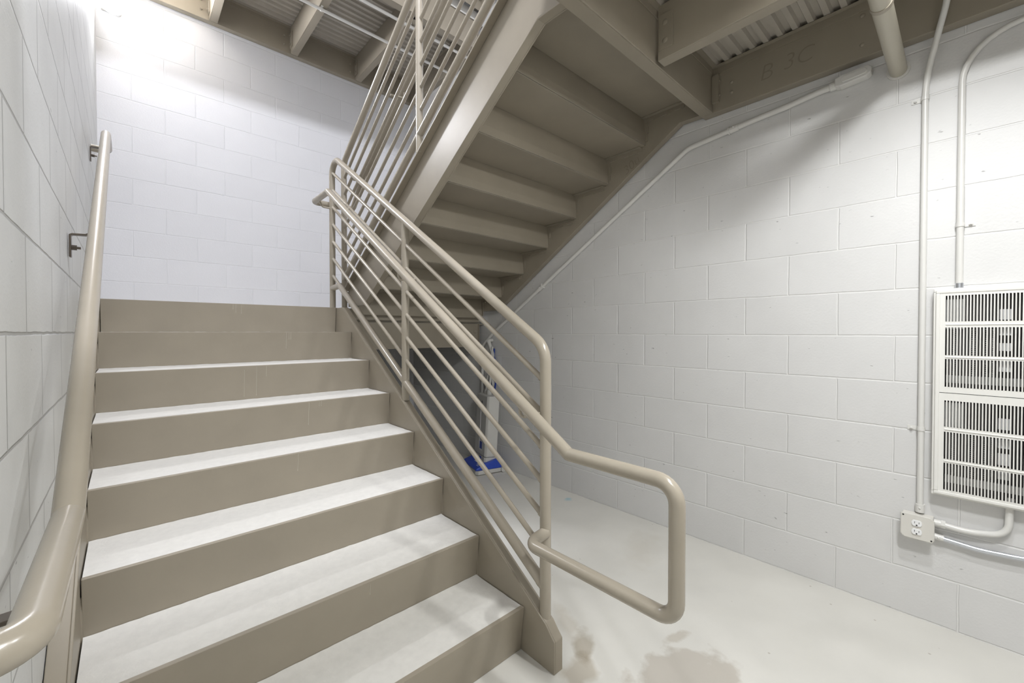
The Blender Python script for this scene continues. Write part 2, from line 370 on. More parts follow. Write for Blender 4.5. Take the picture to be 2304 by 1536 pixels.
def flight(name, label, z0, y0, sgn, xa, xb, upper):
    """sgn=+1 climbs towards +y. xa,xb inner faces. Returns the thing."""
    root = thing(name, label, 'staircase', ((xa + xb) / 2, y0, z0))
    Y = lambda s: y0 + sgn * s
    side = 1 if sgn > 0 else -1
    nl = lambda s: z0 + RISE + 0.6345 * s
    FL = 0.046; FT = 0.009; WT = 0.007
    # side profile of a stringer, in (s, z)
    if not upper:
        top = [(-0.152, z0), (-0.152, z0 + 0.118), (-0.135, z0 + 0.135), (-0.108, nl(-0.108) + TOPS), (1.845, z0 + LZ - 0.003), (2.0, z0 + LZ - 0.003)]
        bot = [(2.0, nl(2.0) + BOTS), ((-BOTS - RISE) / 0.6345, z0)]
    else:
        sk = (0.03 - Y2) * -1  # kink near the upper landing
        top = [(-0.142, z0 + 0.016), (-0.142, nl(-0.142) + TOPS), (Y2 - 0.06, nl(Y2 - 0.06) + TOPS), (Y2 + 0.095, nl(Y2 - 0.06) + TOPS)]
        bot = [(Y2 + 0.095, z0 + 1.073), (sk, nl(sk) + BOTS - 0.005), ((z0 + 0.016 - z0 - RISE - BOTS) / 0.6345, z0 + 0.016)]
    poly = [(Y(s), z) for s, z in top + bot]
    for x_in, out in ((xa, -1), (xb, 1)):
        bm = bmesh.new()
        x_w = x_in + out * WT
        prism(bm, poly, min(x_in, x_w), max(x_in, x_w))
        xf0, xf1 = sorted((x_w, x_in + out * (FL - (0.001 if x_in == xa and not upper else 0))))
        tp = [(Y(s), z) for s, z in (top[1:] if upper else top)]
        strip(bm, tp, FT, xf0, xf1, side=-1 * side)
        bt = [(Y(s), z) for s, z in bot]
        strip(bm, bt, FT, xf0, xf1, side=-1 * side)
        st = link_obj('stringer', bm, M_STEEL, root, bevel=0.0022)
        if upper and out == 1:
            st_right = st
    # folded pans, each with its concrete fill
    g = 0.0025
    for k in range(1, NR + 1):
        s, z = (k - 1) * RUN, z0 + k * RISE
        bm = bmesh.new()
        last = k == NR
        lip = 0.017
        zb = z - RISE - (PAN if k > 1 or upper else -0.003)
        pts = [(Y(s + lip), z), (Y(s), z), (Y(s + SET), z - RISE + 0.001), (Y(s + SET + 0.002), zb)]
        strip(bm, pts, TH, xa + g, xb - g, side=1 * side)
        if not last:
            zp = z - PAN
            prism(bm, [(Y(s + 0.0108), zp - TH), (Y(s + RUN + SET + 0.002), zp - TH), (Y(s + RUN + SET + 0.002), zp), (Y(s + 0.0108), zp)], xa + g, xb - g)
        pan = link_obj('step_pan', bm, M_STEEL, root, bevel=0.0018)
        if not last:
            bm = bmesh.new()
            rr = random.Random(k * 13 + int(upper))
            # concrete fill with a slightly ragged surface
            nx, ny = 60, 8
            xs = [xa + 0.004 + (xb - xa - 0.008) * i / nx for i in range(nx + 1)]
            ss = [s + lip - 0.0005 + (RUN + SET - lip - 0.001) * j / ny for j in range(ny + 1)]
            V = [[bm.verts.new((x, Y(q), z - 0.0015 + rr.uniform(-0.0008, 0.0008) + (0.0016 if j == ny else 0))) for j, q in enumerate(ss)] for x in xs]
            for i in range(nx):
                for j in range(ny): bm.faces.new((V[i][j], V[i + 1][j], V[i + 1][j + 1], V[i][j + 1]))
            e = [V[i][0] for i in range(nx + 1)] + [V[nx][j] for j in range(1, ny + 1)] + [V[i][ny] for i in range(nx - 1, -1, -1)] + [V[0][j] for j in range(ny - 1, 0, -1)]
            lo = [bm.verts.new((v.co.x, v.co.y, z - PAN + 0.001)) for v in e]
            for i in range(len(e)):
                bm.faces.new((e[i], lo[i], lo[(i + 1) % len(e)], e[(i + 1) % len(e)]))
            bm.faces.new(lo)
            link_obj('concrete_tread', bm, M_TREAD, pan, smooth=True)
        # carrier angles welded to the stringers under the pan
        for x_in, out in ((xa, -1), (xb, 1)):
            if last: continue
            bm = bmesh.new()
            x2 = x_in - out * 0.004; x3 = x_in - out * 0.030
            zp = z - PAN - TH - 0.0015
            box(bm, min(x_in, x2), max(x_in, x2), min(Y(s + 0.012), Y(s + RUN)), max(Y(s + 0.012), Y(s + RUN)), zp - 0.026, zp)
            box(bm, min(x_in, x3), max(x_in, x3), min(Y(s + 0.012), Y(s + RUN)), max(Y(s + 0.012), Y(s + RUN)), zp - 0.004, zp)
            if k > 1 or upper:
                box(bm, min(x_in, x2), max(x_in, x2), min(Y(s + 0.012), Y(s + 0.042)), max(Y(s + 0.012), Y(s + 0.042)), zp - 0.150, zp - 0.0262)
            # weld beads
            rr = random.Random(k * 7 + int(out))
            for q in (0.05, 0.14, 0.22):
                sx = s + q + rr.uniform(-0.01, 0.01)
                a = Vector((x2, Y(sx), zp - 0.027)); b_ = Vector((x2, Y(sx + 0.035), zp - 0.027))
                tube(bm, [a, (a + b_) / 2 + Vector((0, 0, 0.001)), b_], 0.0045, 6)
            if k > 1:
                a = Vector((x2, Y(s + 0.043), zp - 0.06)); b_ = Vector((x2, Y(s + 0.043), zp - 0.10))
                tube(bm, [a, b_], 0.0045, 6)
            link_obj('carrier_angle', bm, M_STEEL, pan)
    return root

fl1 = flight('stair_flight', 'lower taupe steel stair flight with pale concrete treads climbing along the left block wall', 0.0, 0.0, 1, XL1, XR1, False)
fl2 = flight('stair_flight', 'second taupe steel stair flight seen from below, rising overhead towards the right wall', LZ, Y2, -1, XL2, XR2, True)
fl4 = flight('stair_flight', 'topmost stair flight glimpsed through the rails above the high landing', LZ * 3, Y2, -1, XL2, XR2, True)

# white paint drips on the risers of the lower flight
def drips(k, xs):
    s, z = (k - 1) * RUN, k * RISE
    bm = bmesh.new()
    for x, d0, d1 in xs:
        y0 = s + SET * d0 / RISE - 0.0006; y1 = s + SET * d1 / RISE - 0.0006
        tube(bm, [(x, y0, z - d0), (x, y1, z - d1)], 0.0009, 6)
        tube(bm, [(x, y1, z - d1 + 0.004), (x, y1, z - d1)], 0.0014, 6)
    o = link_obj('paint_drip', bm, M_DRIP, fl1, smooth=True)
drips(8, [(0.64, 0.004, 0.035), (0.655, 0.004, 0.055), (0.685, 0.004, 0.06)])
drips(7, [(0.87, 0.004, 0.10), (0.885, 0.004, 0.045), (0.895, 0.004, 0.045)])
drips(6, [(0.60, 0.02, 0.16), (0.655, 0.004, 0.16), (0.70, 0.004, 0.06)])
drips(5, [(0.83, 0.004, 0.12), (0.88, 0.004, 0.03), (0.89, 0.004, 0.03)])
drips(4, [(0.70, 0.004, 0.08)])
drips(2, [(0.78, 0.01, 0.05)])

# ------------------------------------------------------------------ landings
def channel_x(bm, x0, x1, yw, out, z0, z1, fw=0.066, wt=0.007, ft=0.010):
    """C channel running along x; outer web face at yw, flanges towards `out` (+1/-1 in y)"""
    a, b = sorted((yw, yw + out * wt)); box(bm, x0, x1, a, b, z0, z1)
    a, b = sorted((yw + out * wt, yw + out * fw)); box(bm, x0, x1, a, b, z0, z0 + ft); box(bm, x0, x1, a, b, z1 - ft, z1)
def channel_y(bm, y0, y1, xw, out, z0, z1, fw=0.066, wt=0.007, ft=0.010):
    a, b = sorted((xw, xw + out * wt)); box(bm, a, b, y0, y1, z0, z1)
    a, b = sorted((xw + out * wt, xw + out * fw)); box(bm, a, b, y0, y1, z0, z0 + ft); box(bm, a, b, y0, y1, z1 - ft, z1)

def deck_mesh(x0, x1, y0, y1, z, pitch=0.0635, h=0.019):
    bm = bmesh.new(); pts = []; y = y0
    while y < y1:
        for dy, dz in ((0, h), (0.014, h), (0.022, 0), (0.0455, 0), (0.0535, h)):
            if y + dy <= y1: pts.append((y + dy, z + dz))
        y += pitch
    strip(bm, pts, 0.0015, x0, x1)
    return bm

def landing(name, label, top, ya, yb, header_y, header_out, other_y, x0=0.004, x1=RX - 0.004, depth=0.245, joists=(0.69, 1.325, 1.948), hz=None):
    """ya<yb extents; header channel web at header_y, flanges towards header_out"""
    root = thing(name, label, 'landing', ((x0 + x1) / 2, (ya + yb) / 2, top))
    zb = top - 0.355 if hz is None else hz
    zt = zb + depth
    bm = bmesh.new(); channel_x(bm, x0 + 0.057, x1 - 0.055, header_y, header_out, zb, zt)
    hd = link_obj('header_channel', bm, M_STEEL, root, bevel=0.002)
    # ledge angle for the deck
    d = -header_out
    inner = -1 if header_out > 0 else 1
    # side channels
    for xw, out in ((0.057, -1), (2.600, 1)):
        bm = bmesh.new(); channel_y(bm, ya, yb, xw, out, zb, zt, fw=0.054)
        sd = link_obj('side_channel', bm, M_STEEL, root, bevel=0.002)
        bm = bmesh.new()
        box(bm, min(xw, xw - out * 0.028), max(xw, xw - out * 0.028), ya + 0.02, yb - 0.02, zt - 0.004, zt)
        box(bm, min(xw, xw - out * 0.004), max(xw, xw - out * 0.004), ya + 0.02, yb - 0.02, zt - 0.040, zt - 0.004)
        link_obj('ledge_angle', bm, M_STEEL, sd, bevel=0.001)
    return root, zb, zt, hd

def joist(root, x, y0, y1, zb, zt, bolts_at):
    bm = bmesh.new(); channel_y(bm, y0, y1, x, 1, zb, zt, fw=0.060)
    j = link_obj('joist', bm, M_STEEL, root, bevel=0.002)
    for yb_, s in bolts_at:
        for z in (zb + 0.075, zb + 0.155):
            bm = bmesh.new(); dome(bm, (x, yb_, z), (-1, 0, 0), 0.017, 0.011); link_obj('bolt', bm, M_STEEL, j, smooth=True)
        bm = bmesh.new(); box(bm, x - 0.0068, x - 0.0002, min(yb_ - s * 0.035, yb_ + s * 0.03), max(yb_ - s * 0.035, yb_ + s * 0.03), zb + 0.04, zt - 0.05)
        link_obj('clip_angle', bm, M_STEEL, j, bevel=0.001)
    return j

# upper-floor landing (right of and above the camera)
T2 = 2 * LZ
r2, zb, zt, hd2 = landing('stair_landing', 'landing over the near right corner with corrugated underside and bolted dark channels', T2, FY + 0.004, -0.100, -0.163, 1, None)
for xj in (0.69, 1.325, 1.948): joist(r2, xj, FY + 0.06, -0.178, zb, zt, [(-0.215, 1)])
bm = bmesh.new(); channel_x(bm, 0.06, 2.598, FY + 0.055, -1, zb, zt, fw=0.05); link_obj('rear_channel', bm, M_STEEL, r2, bevel=0.002)
bm = bmesh.new(); box(bm, 0.09, 2.57, -0.191, -0.1635, zt - 0.004, zt); box(bm, 0.09, 2.57, -0.1675, -0.1635, zt - 0.038, zt - 0.004)
link_obj('ledge_angle', bm, M_STEEL, hd2, bevel=0.001)
link_obj('corrugated_deck', deck_mesh(0.02, RX - 0.02, FY + 0.01, -0.155, zt + 0.0015), M_DECK, r2)
link_obj('concrete_slab', B(0.004, RX - 0.004, FY + 0.004, -0.005 - 0.0, zt + 0.024, T2), M_TREAD, r2)
for y, z in ((-0.262, 2.605), (-0.262, 2.550), (-0.815, 2.66), (-0.815, 2.53)):
    bm = bmesh.new(); dome(bm, (2.600, y, z), (-1, 0, 0), 0.009, 0.006); link_obj('bolt', bm, M_STEEL, r2, smooth=True)
# bolted end connection of the header on the right channel
bm = bmesh.new(); box(bm, 2.575, 2.5995, -0.20, -0.165, zb + 0.045, zt - 0.05)
link_obj('clip_angle', bm, M_STEEL, r2, bevel=0.001)
for z in (2.555, 2.635):
    bm = bmesh.new(); hexbolt(bm, (2.590, -0.170, z), (0, -1, 0), 0.011, 0.022); link_obj('bolt', bm, M_STEEL, r2)

# marker writing on the side channel and on the stringer
def writing(txt, mtx, size, parent, nm='marker_writing'):
    cu = bpy.data.curves.new(nm, 'FONT'); cu.body = txt; cu.size = size; cu.extrude = 0.0002; cu.offset = -size * 0.018; cu.shear = 0.2
    tmp = bpy.data.objects.new(nm + '_tmp', cu); C.objects.link(tmp)
    dg = bpy.context.evaluated_depsgraph_get(); me = bpy.data.meshes.new_from_object(tmp.evaluated_get(dg))
    bpy.data.objects.remove(tmp); me.materials.clear(); me.materials.append(M_MARK); me.transform(mtx)
    o = bpy.data.objects.new(nm, me); C.objects.link(o); o.parent = parent
    if parent.type == 'EMPTY': o.matrix_parent_inverse = Matrix.Translation(parent.location).inverted()
    return o
# facing -x, text reads towards -y
FX = Matrix(((0, 0, -1, 0), (-1, 0, 0, 0), (0, 1, 0, 0), (0, 0, 0, 1)))
writing('B', Matrix.Translation((2.5993, -0.395, 2.545)) @ FX, 0.115, r2)
writing('3C', Matrix.Translation((2.5993, -0.50, 2.555)) @ FX, 0.11, r2)
writing('30u', Matrix.Translation((2.5993, 0.40, 2.275)) @ Matrix.Rotation(math.radians(30), 4, 'X').inverted() @ FX, 0.085, fl2)

# lower mid landing, at the top of the first flight
r1, zb1, zt1, hd1 = landing('stair_landing', 'mid landing at the top of the lower flight, in front of the white back wall', LZ, 1.975, BY - 0.004, 1.985, 1, None, depth=0.215, hz=LZ - 0.315)
link_obj('corrugated_deck', deck_mesh(0.02, RX - 0.02, 1.99, BY - 0.01, zt1 + 0.0015), M_DECK, r1)
link_obj('concrete_slab', B(0.004, RX - 0.004, 2.004, BY - 0.004, zt1 + 0.024, LZ), M_TREAD, r1)
bm = bmesh.new(); box(bm, XR1 + 0.002, XR2 - 0.002, 1.975, 2.003, zt1 + 0.016, LZ); box(bm, 0.06, XR1 + 0.002, 1.975, 2.003, zt1 + 0.016, LZ - 0.05)
link_obj('edge_plate', bm, M_STEEL, r1, bevel=0.001)
bm = bmesh.new(); box(bm, 0.05, XR1 - 0.003, 1.9645, 2.0035, LZ - 0.046, LZ - 0.001)
link_obj('landing_nosing', bm, M_TREAD, r1)
for xj in (0.69, 1.325, 1.948): joist(r1, xj, 1.995, BY - 0.06, zb1, zt1, [])
for z in (zb1 + 0.06, zb1 + 0.14):
    bm = bmesh.new(); dome(bm, (2.560, 1.985, z), (0, -1, 0), 0.017, 0.010); link_obj('bolt', bm, M_STEEL, r1, smooth=True)

# high mid landing seen at the top of the picture
T3 = 3 * LZ
r3, zb3, zt3, hd3 = landing('stair_landing', 'high mid landing with white lit corrugated deck over the back wall', T3, 1.985, BY - 0.004, 1.990, 1, None)
bm = bmesh.new(); channel_x(bm, 0.06, 2.598, 3.250, 1, zb3, zt3, fw=0.052); bk = link_obj('rear_channel', bm, M_STEEL, r3, bevel=0.002)
bm = bmesh.new(); box(bm, 0.09, 2.57, 3.222, 3.2495, zt3 - 0.004, zt3); box(bm, 0.09, 2.57, 3.2455, 3.2495, zt3 - 0.038, zt3 - 0.004)
link_obj('ledge_angle', bm, M_STEEL, bk, bevel=0.001)
for xj in (0.69, 1.325, 1.948): joist(r3, xj, 2.000, 3.243, zb3, zt3, [])
for xj in (0.69, 1.325, 1.948):
    for z in (zb3 + 0.07, zb3 + 0.15):
        bm = bmesh.new(); hexbolt(bm, (xj - 0.055, 3.2495, z), (0, -1, 0), 0.010, 0.012); link_obj('bolt', bm, M_STEEL, r3)
        bm = bmesh.new(); hexbolt(bm, (xj - 0.001, 3.215, z), (-1, 0, 0), 0.010, 0.012); link_obj('bolt', bm, M_STEEL, r3)
    bm = bmesh.new(); box(bm, xj - 0.0075, xj - 0.0002, 3.18, 3.245, zb3 + 0.04, zt3 - 0.06); link_obj('clip_angle', bm, M_STEEL, r3, bevel=0.001)
link_obj('corrugated_deck', deck_mesh(0.02, RX - 0.02, 2.0, BY - 0.01, zt3 + 0.0015), M_DECK, r3)
link_obj('concrete_slab', B(0.004, RX - 0.004, 2.004, BY - 0.004, zt3 + 0.024, T3), M_TREAD, r3)

# conduits strapped under the high landing
def ceiling_conduit(y, x0, x1, label):
    z = zb3 - 0.016
    root = thing('conduit', label, 'conduit', (x0, y, z))
    link_obj('pipe', T([(x0, y, z), (x1, y, z)], 0.0125, 12), M_COND, root, smooth=True)
    for xj in (1.345, 1.968):
        bm = bmesh.new(); tube(bm, [(xj - 0.008, y, z), (xj + 0.008, y, z)], 0.0165, 12); box(bm, xj - 0.008, xj + 0.008, y - 0.028, y + 0.028, z + 0.0125, z + 0.0158)
        link_obj('strap', bm, M_COND, root)
ceiling_conduit(2.45, 0.06, 2.65, 'pale conduit crossing under the high landing joists, nearer the back wall')
ceiling_conduit(2.13, 0.06, 2.65, 'pale conduit crossing under the high landing joists, nearer the stair edge')

# ------------------------------------------------------------------ guard railings
PR = 0.0212; TR = 0.0108
def bracket(bm, a, b, drop=0.045):
    """small bent rod from under handrail point a to post/rail point b"""
    a = Vector(a); b = Vector(b)
    tube(bm, fillet([a + Vector((0, 0, -0.015)), a + Vector((0, 0, -drop - 0.015)), b], 0.02, 6), 0.0062, 10)

XG1 = 1.300; GY0, GY1, GYM = -0.083, 2.104, 0.983
top1 = lambda y: 1.232 + 0.6345 * y
bot1 = lambda y: 0.334 + 0.6345 * y
g1 = thing('guard_railing', 'taupe pipe guard railing beside the lower flight, its hooked end nearest the viewer', 'railing', (XG1, GY0, 0.12))
link_obj('top_rail', T([(XG1, GY1, LZ + 0.001), (XG1, GY1, top1(GY1)), (XG1, GY0, top1(GY0)), (XG1, GY0, 0.118)], PR, 20, [0.085, 0.105]), M_PIPE, g1, smooth=True)
link_obj('post', T([(XG1, GYM, n1(GYM) + TOPS - 0.002), (XG1, GYM, top1(GYM) - 0.01)], PR, 20), M_PIPE, g1, smooth=True)
ye = 1.955
link_obj('bottom_rail', T([(XG1, GY0, bot1(GY0)), (XG1, ye, bot1(ye)), (XG1, GY1, bot1(ye) - 0.004)], PR, 20), M_PIPE, g1, smooth=True)
for i in range(1, 8):
    o = 1 - i / 7.0
    f = lambda y: bot1(y) + (top1(y) - bot1(y)) * o
    y0 = GY0 if i < 7 else ye
    y1 = GY1 - (0.004 if i > 1 else 0.004)
    link_obj('rail_bar', T([(XG1, y0, f(y0)), (XG1, y1, f(y1))], TR, 12), M_PIPE, g1, smooth=True)
# handrail: near loop, slope, then the turn at the landing into flight 2
XH1, XH2 = 1.200, 1.494
h1 = lambda y: 1.018 + 0.6345 * y
YB, YE = -0.278, -0.640
top2 = lambda y: n2(y) + 1.056
hr2 = lambda y: n2(y) + 0.845
ytop = 1.900; zt_ = h1(ytop)
yret = 2.20
pts = [(XG1 - 0.004, GY0 - 0.005, 0.490), (XH1, GY0 - 0.012, 0.482), (XH1, YE, 0.482), (XH1, YE, h1(YB)), (XH1, YB, h1(YB)), (XH1, ytop, zt_), (XH1, yret, zt_ - 0.005), (XH2, yret, zt_ - 0.005)]
yl2 = 2.02
link_obj('handrail', T(pts + [(XH2, yl2, hr2(yl2)), (XH2, -0.10, hr2(-0.10))], PR, 22, [0.045, 0.050, 0.055, 0.012, 0.012, 0.03, 0.03, 0.05]), M_PIPE, g1, smooth=True)
for y in (-0.02, 0.90, 1.80):
    bm = bmesh.new(); bracket(bm, (XH1, y - 0.03, h1(y - 0.03)), (XG1 - 0.01, y - 0.05, h1(y) - 0.07)); link_obj('handrail_bracket', bm, M_PIPE, g1, smooth=True)
bm = bmesh.new(); tube(bm, fillet([(XH1 + 0.01, yret - 0.09, zt_ - 0.01), (XH1 + 0.03, yret - 0.09, zt_ - 0.055), (XG1, GY1 - 0.01, zt_ - 0.06)], 0.02, 6), 0.0062, 10)
link_obj('handrail_bracket', bm, M_PIPE, g1, smooth=True)
# weld collars where the bars meet the near post
for i in range(1, 8):
    o = 1 - i / 7.0; z = bot1(GY0) + (top1(GY0) - bot1(GY0)) * o
    bm = bmesh.new(); y = GY0 + PR * 0.95
    tube(bm, [(XG1, y - 0.003, z + 0.6345 * (y - GY0) - 0.002), (XG1, y + 0.006, z + 0.6345 * (y - GY0) + 0.0037)], TR * 1.18 if i < 7 else PR * 1.06, 12)
    link_obj('weld', bm, M_PIPE, g1, smooth=True)

XG2 = 1.394
GY2, GM2, GT2 = 2.118, 0.985, -0.02
bot2 = lambda y: n2(y) + 0.158
g2 = thing('guard_railing', 'taupe pipe guard railing climbing with the second flight behind the lower railing', 'railing', (XG2, GY2, LZ))
link_obj('top_rail', T([(XG2, GY2, LZ + 0.001), (XG2, GY2, top2(GY2)), (XG2, GT2, top2(GT2)), (XG2, GT2, T2)], PR, 20, [0.085, 0.085]), M_PIPE, g2, smooth=True)
link_obj('post', T([(XG2, GM2, n2(GM2) + TOPS - 0.002), (XG2, GM2, top2(GM2) - 0.01)], PR, 20), M_PIPE, g2, smooth=True)
link_obj('bottom_rail', T([(XG2, GY2, bot2(GY2)), (XG2, GT2, bot2(GT2))], PR, 20), M_PIPE, g2, smooth=True)
for i in range(1, 7):
    o = 1 - i / 7.0
    f = lambda y: bot2(y) + (top2(y) - bot2(y)) * o
    link_obj('rail_bar', T([(XG2, GY2, f(GY2)), (XG2, GT2, f(GT2))], TR, 12), M_PIPE, g2, smooth=True)
for y in (1.35, 0.62, 1.95):
    bm = bmesh.new(); bracket(bm, (XH2, y, hr2(y)), (XG2 + 0.005, y, hr2(y) - 0.07)); link_obj('handrail_bracket', bm, M_PIPE, g2, smooth=True)

# ------------------------------------------------------------------ wall handrail
XW = 0.075
hw = lambda y: 0.984 + 0.6345 * y
wr = thing('wall_handrail', 'taupe pipe handrail bracketed to the left block wall beside the lower treads', 'handrail', (0, 0.6, 0.9))
ya_, yb_ = -0.10, 2.16
link_obj('rail_pipe', T([(0.001, -0.505, hw(ya_)), (XW, -0.505, hw(ya_)), (XW, ya_, hw(ya_)), (XW, yb_, hw(yb_)), (XW, 2.46, hw(yb_)), (0.001, 2.46, hw(yb_))], PR, 28, [0.045, 0.012, 0.012, 0.04]), M_PIPE, wr, smooth=True)
for y in (-0.33, 1.02, 2.30):
    zr = hw(y) if ya_ < y < yb_ else (hw(ya_) if y <= ya_ else hw(yb_))
    bm = bmesh.new()
    zt0 = zr - 0.042
    strip(bm, [(0.0035, zt0 - 0.085), (0.0035, zt0 - 0.005), (0.012, zt0), (0.045, zt0 + 0.002), (XW, zt0 + 0.018)], 0.006, y - 0.014, y + 0.014, plane='xz', side=-1)
    br_ = link_obj('wall_bracket', bm, M_BRONZE, wr, bevel=0.002)
    bm = bmesh.new(); hexbolt(bm, (0.009, y, zt0 - 0.050), (1, 0, 0), 0.009, 0.014); link_obj('bolt', bm, M_BRONZE, br_)

# ------------------------------------------------------------------ conduits on the right wall
def strap(root, p, along, side, r, m=M_COND):
    """one-hole strap around a conduit lying on the right wall: p centre, along 'z' or angle, side -> tab direction in y"""
    bm = bmesh.new(); p = Vector(p); a = Vector(along).normalized(); t = Vector((1, 0, 0)).cross(a).normalized() * side
    tube(bm, [p - a * 0.008, p + a * 0.008], r + 0.0025, 16)
    c = p + t * (r + 0.019); c.x = RX - 0.002
    ya3, yb3 = sorted((c.y - t.y * 0.019, c.y + t.y * 0.013)); box(bm, RX - 0.0035, RX - 0.0008, ya3, yb3, c.z - 0.009, c.z + 0.009)
    hexbolt(bm, (RX - 0.006, c.y, c.z), (-1, 0, 0), 0.006, 0.005)
    link_obj('strap', bm, m, root, smooth=True)

RA = 0.0108
xc = RX - 0.0135
ca = thing('conduit', 'white painted conduit rising from the outlet box and bending out over the ceiling channel', 'conduit', (xc, -1.018, 0.47))
link_obj('pipe', T([(xc, -1.018, 0.474), (xc, -1.018, 2.30), (xc - 0.105, -1.085, 2.56), (xc - 0.105, -1.085, 2.715)], RA, 16, [0.35, 0.2]), M_COND, ca, smooth=True)
strap(ca, (xc, -1.018, 2.225), (0, 0, 1), -1, RA)
strap(ca, (xc, -1.018, 0.825), (0, 0, 1), -1, RA)
bm = bmesh.new(); tube(bm, [(xc, -1.018, 0.468), (xc, -1.018, 0.502)], RA + 0.004, 14); dome(bm, (xc - 0.014, -1.018, 0.487), (-1, 0, 0), 0.004, 0.004); link_obj('connector', bm, M_COND, ca, smooth=True)

cb_ = thing('conduit', 'white painted conduit rising from the louvered panel and curving right under the ceiling', 'conduit', (xc, -1.124, 1.42))
link_obj('pipe', T([(xc, -1.124, 1.435), (xc, -1.124, 2.40), (xc, -1.60, 2.447)], RA, 16, [0.17]), M_COND, cb_, smooth=True)
strap(cb_, (xc, -1.124, 1.672), (0, 0, 1), 1, RA)
bm = bmesh.new(); tube(bm, [(xc, -1.124, 1.416), (xc, -1.124, 1.436)], RA + 0.0015, 14); link_obj('connector', bm, M_GALV, cb_, smooth=True)['label'] = 'bare metal connector'

xd = RX - 0.018
cc = thing('conduit', 'white painted conduit running diagonally up the right wall beneath the second flight', 'conduit', (xd, 2.0, 1.1))
link_obj('pipe', T([(xd, 1.97, 0.001), (xd, 1.97, 1.105), (xd, 1.80, 1.237), (xd, -0.005, 2.338), (xd, -0.40, 2.378), (xd, -0.50, 2.385), (xd, -0.66, 2.405), (xd, -0.70, 2.407)], 0.0145, 16, [0.06, 0.10, 0.14, 0.2, 0.2, 0.2]), M_COND, cc, smooth=True)
sl = Vector((0, 1.9, -1.19)).normalized()
for y, a in ((1.21, sl), (-0.262, Vector((0, -1, 0.1)))):
    zc = 1.085 + (2.05 - y) * 0.6097 if y > 0 else 2.364
    bm = bmesh.new(); p = Vector((xd, y, zc)); a = a.normalized()
    tube(bm, [p - a * 0.024, p + a * 0.024], 0.0185, 14); tube(bm, [p - a * 0.030, p - a * 0.022], 0.022, 14); dome(bm, p + Vector((-0.018, 0, 0.004)), (-1, 0, 0), 0.005, 0.006)
    link_obj('coupling', bm, M_COND, cc, smooth=True)
bm = bmesh.new(); tube(bm, [(xd, -0.690, 2.406), (xd, -0.722, 2.409)], 0.0205, 16)
# conduit body with oval cover
bx = [(-0.715, 2.388), (-0.735, 2.382), (-0.83, 2.391), (-0.845, 2.402), (-0.848, 2.424), (-0.835, 2.438), (-0.735, 2.430), (-0.715, 2.424)]
prism(bm, bx, RX - 0.052, RX - 0.001)
cbd = link_obj('conduit_body', bm, M_COND, cc, bevel=0.004)
bm = bmesh.new()
ov = []
for k in range(20):
    a = 2 * math.pi * k / 20; cx_ = 0.034 if math.cos(a) > 0 else -0.034
    ov.append((-0.785 + cx_ + 0.013 * math.cos(a), 2.411 - (cx_) * 0.09 + 0.013 * math.sin(a)))
prism(bm, ov, RX - 0.057, RX - 0.051); link_obj('cover', bm, M_COND, cbd, bevel=0.0015)

# standpipe entering the wall
pz, py = 2.386, -0.932
sp_ = thing('wall_pipe', 'thick taupe pipe entering the right wall below the ceiling channel', 'pipe', (RX, py, pz))
link_obj('pipe', T([(RX - 0.001, py, pz), (1.87, py, pz), (1.87, py, 2.72)], 0.030, 28, [0.055]), mat('standpipe_paint', (0.45, 0.42, 0.34), 0.3), sp_, smooth=True)
bm = bmesh.new(); tube(bm, [(2.115, py, pz), (2.095, py, pz)], 0.0325, 28); link_obj('coupling', bm, M_STEEL, sp_, smooth=True)
bm = bmesh.new(); tube(bm, [(RX - 0.001, py, pz), (RX - 0.004, py, pz)], 0.040, 20); link_obj('mortar_collar', bm, M_COND, sp_, smooth=True)

# ------------------------------------------------------------------ outlet box
oy, oz = -1.012, 0.412
ob = thing('outlet_box', 'painted surface-mount outlet box on the right wall below the louvered panel', 'outlet', (RX, oy, oz))
bm = bmesh.new(); box(bm, RX - 0.046, RX - 0.001, oy - 0.048, oy + 0.048, oz - 0.048, oz + 0.048); link_obj('box_body', bm, M_BOX, ob, bevel=0.004)
bm = bmesh.new(); a, c = 0.052, 0.012
cp = [(oy - a, oz - a + c), (oy - a + c * .5, oz - a), (oy + a - c, oz - a), (oy + a, oz - a + c), (oy + a, oz + a - c * .3), (oy + a - c * .5, oz + a), (oy - a + c, oz + a), (oy - a, oz + a - c)]
prism(bm, cp, RX - 0.056, RX - 0.0465); cov = link_obj('cover_plate', bm, M_BOX, ob, bevel=0.003)
for dy, dz in ((0.043, 0.043), (-0.043, -0.043), (0.043, -0.043), (-0.043, 0.043)):
    bm = bmesh.new(); tube(bm, [(RX - 0.0558, oy + dy, oz + dz), (RX - 0.0568, oy + dy, oz + dz)], 0.0032, 10)
    link_obj('screw_hole', bm, M_BLACK if dy * dz > 0 else M_BOX, cov)
for dz in (0.018, -0.018):
    bm = bmesh.new(); ov = []
    for k in range(24):
        a_ = 2 * math.pi * k / 24; ov.append((oy + 0.001 + 0.0165 * math.cos(a_), oz + dz + max(-0.0125, min(0.0125, 0.0165 * math.sin(a_)))))
    prism(bm, ov, RX - 0.0605, RX - 0.0562); rc = link_obj('receptacle', bm, M_RECEPT, ob, bevel=0.001)
    bm = bmesh.new()
    box(bm, RX - 0.0610, RX - 0.0604, oy + 0.0065, oy + 0.0080, oz + dz - 0.001, oz + dz + 0.007)
    box(bm, RX - 0.0610, RX - 0.0604, oy - 0.0070, oy - 0.0055, oz + dz - 0.001, oz + dz + 0.006)
    tube(bm, [(RX - 0.0604, oy + 0.001, oz + dz - 0.0078), (RX - 0.0611, oy + 0.001, oz + dz - 0.0078)], 0.0028, 10)
    link_obj('slots', bm, M_BLACK, rc)
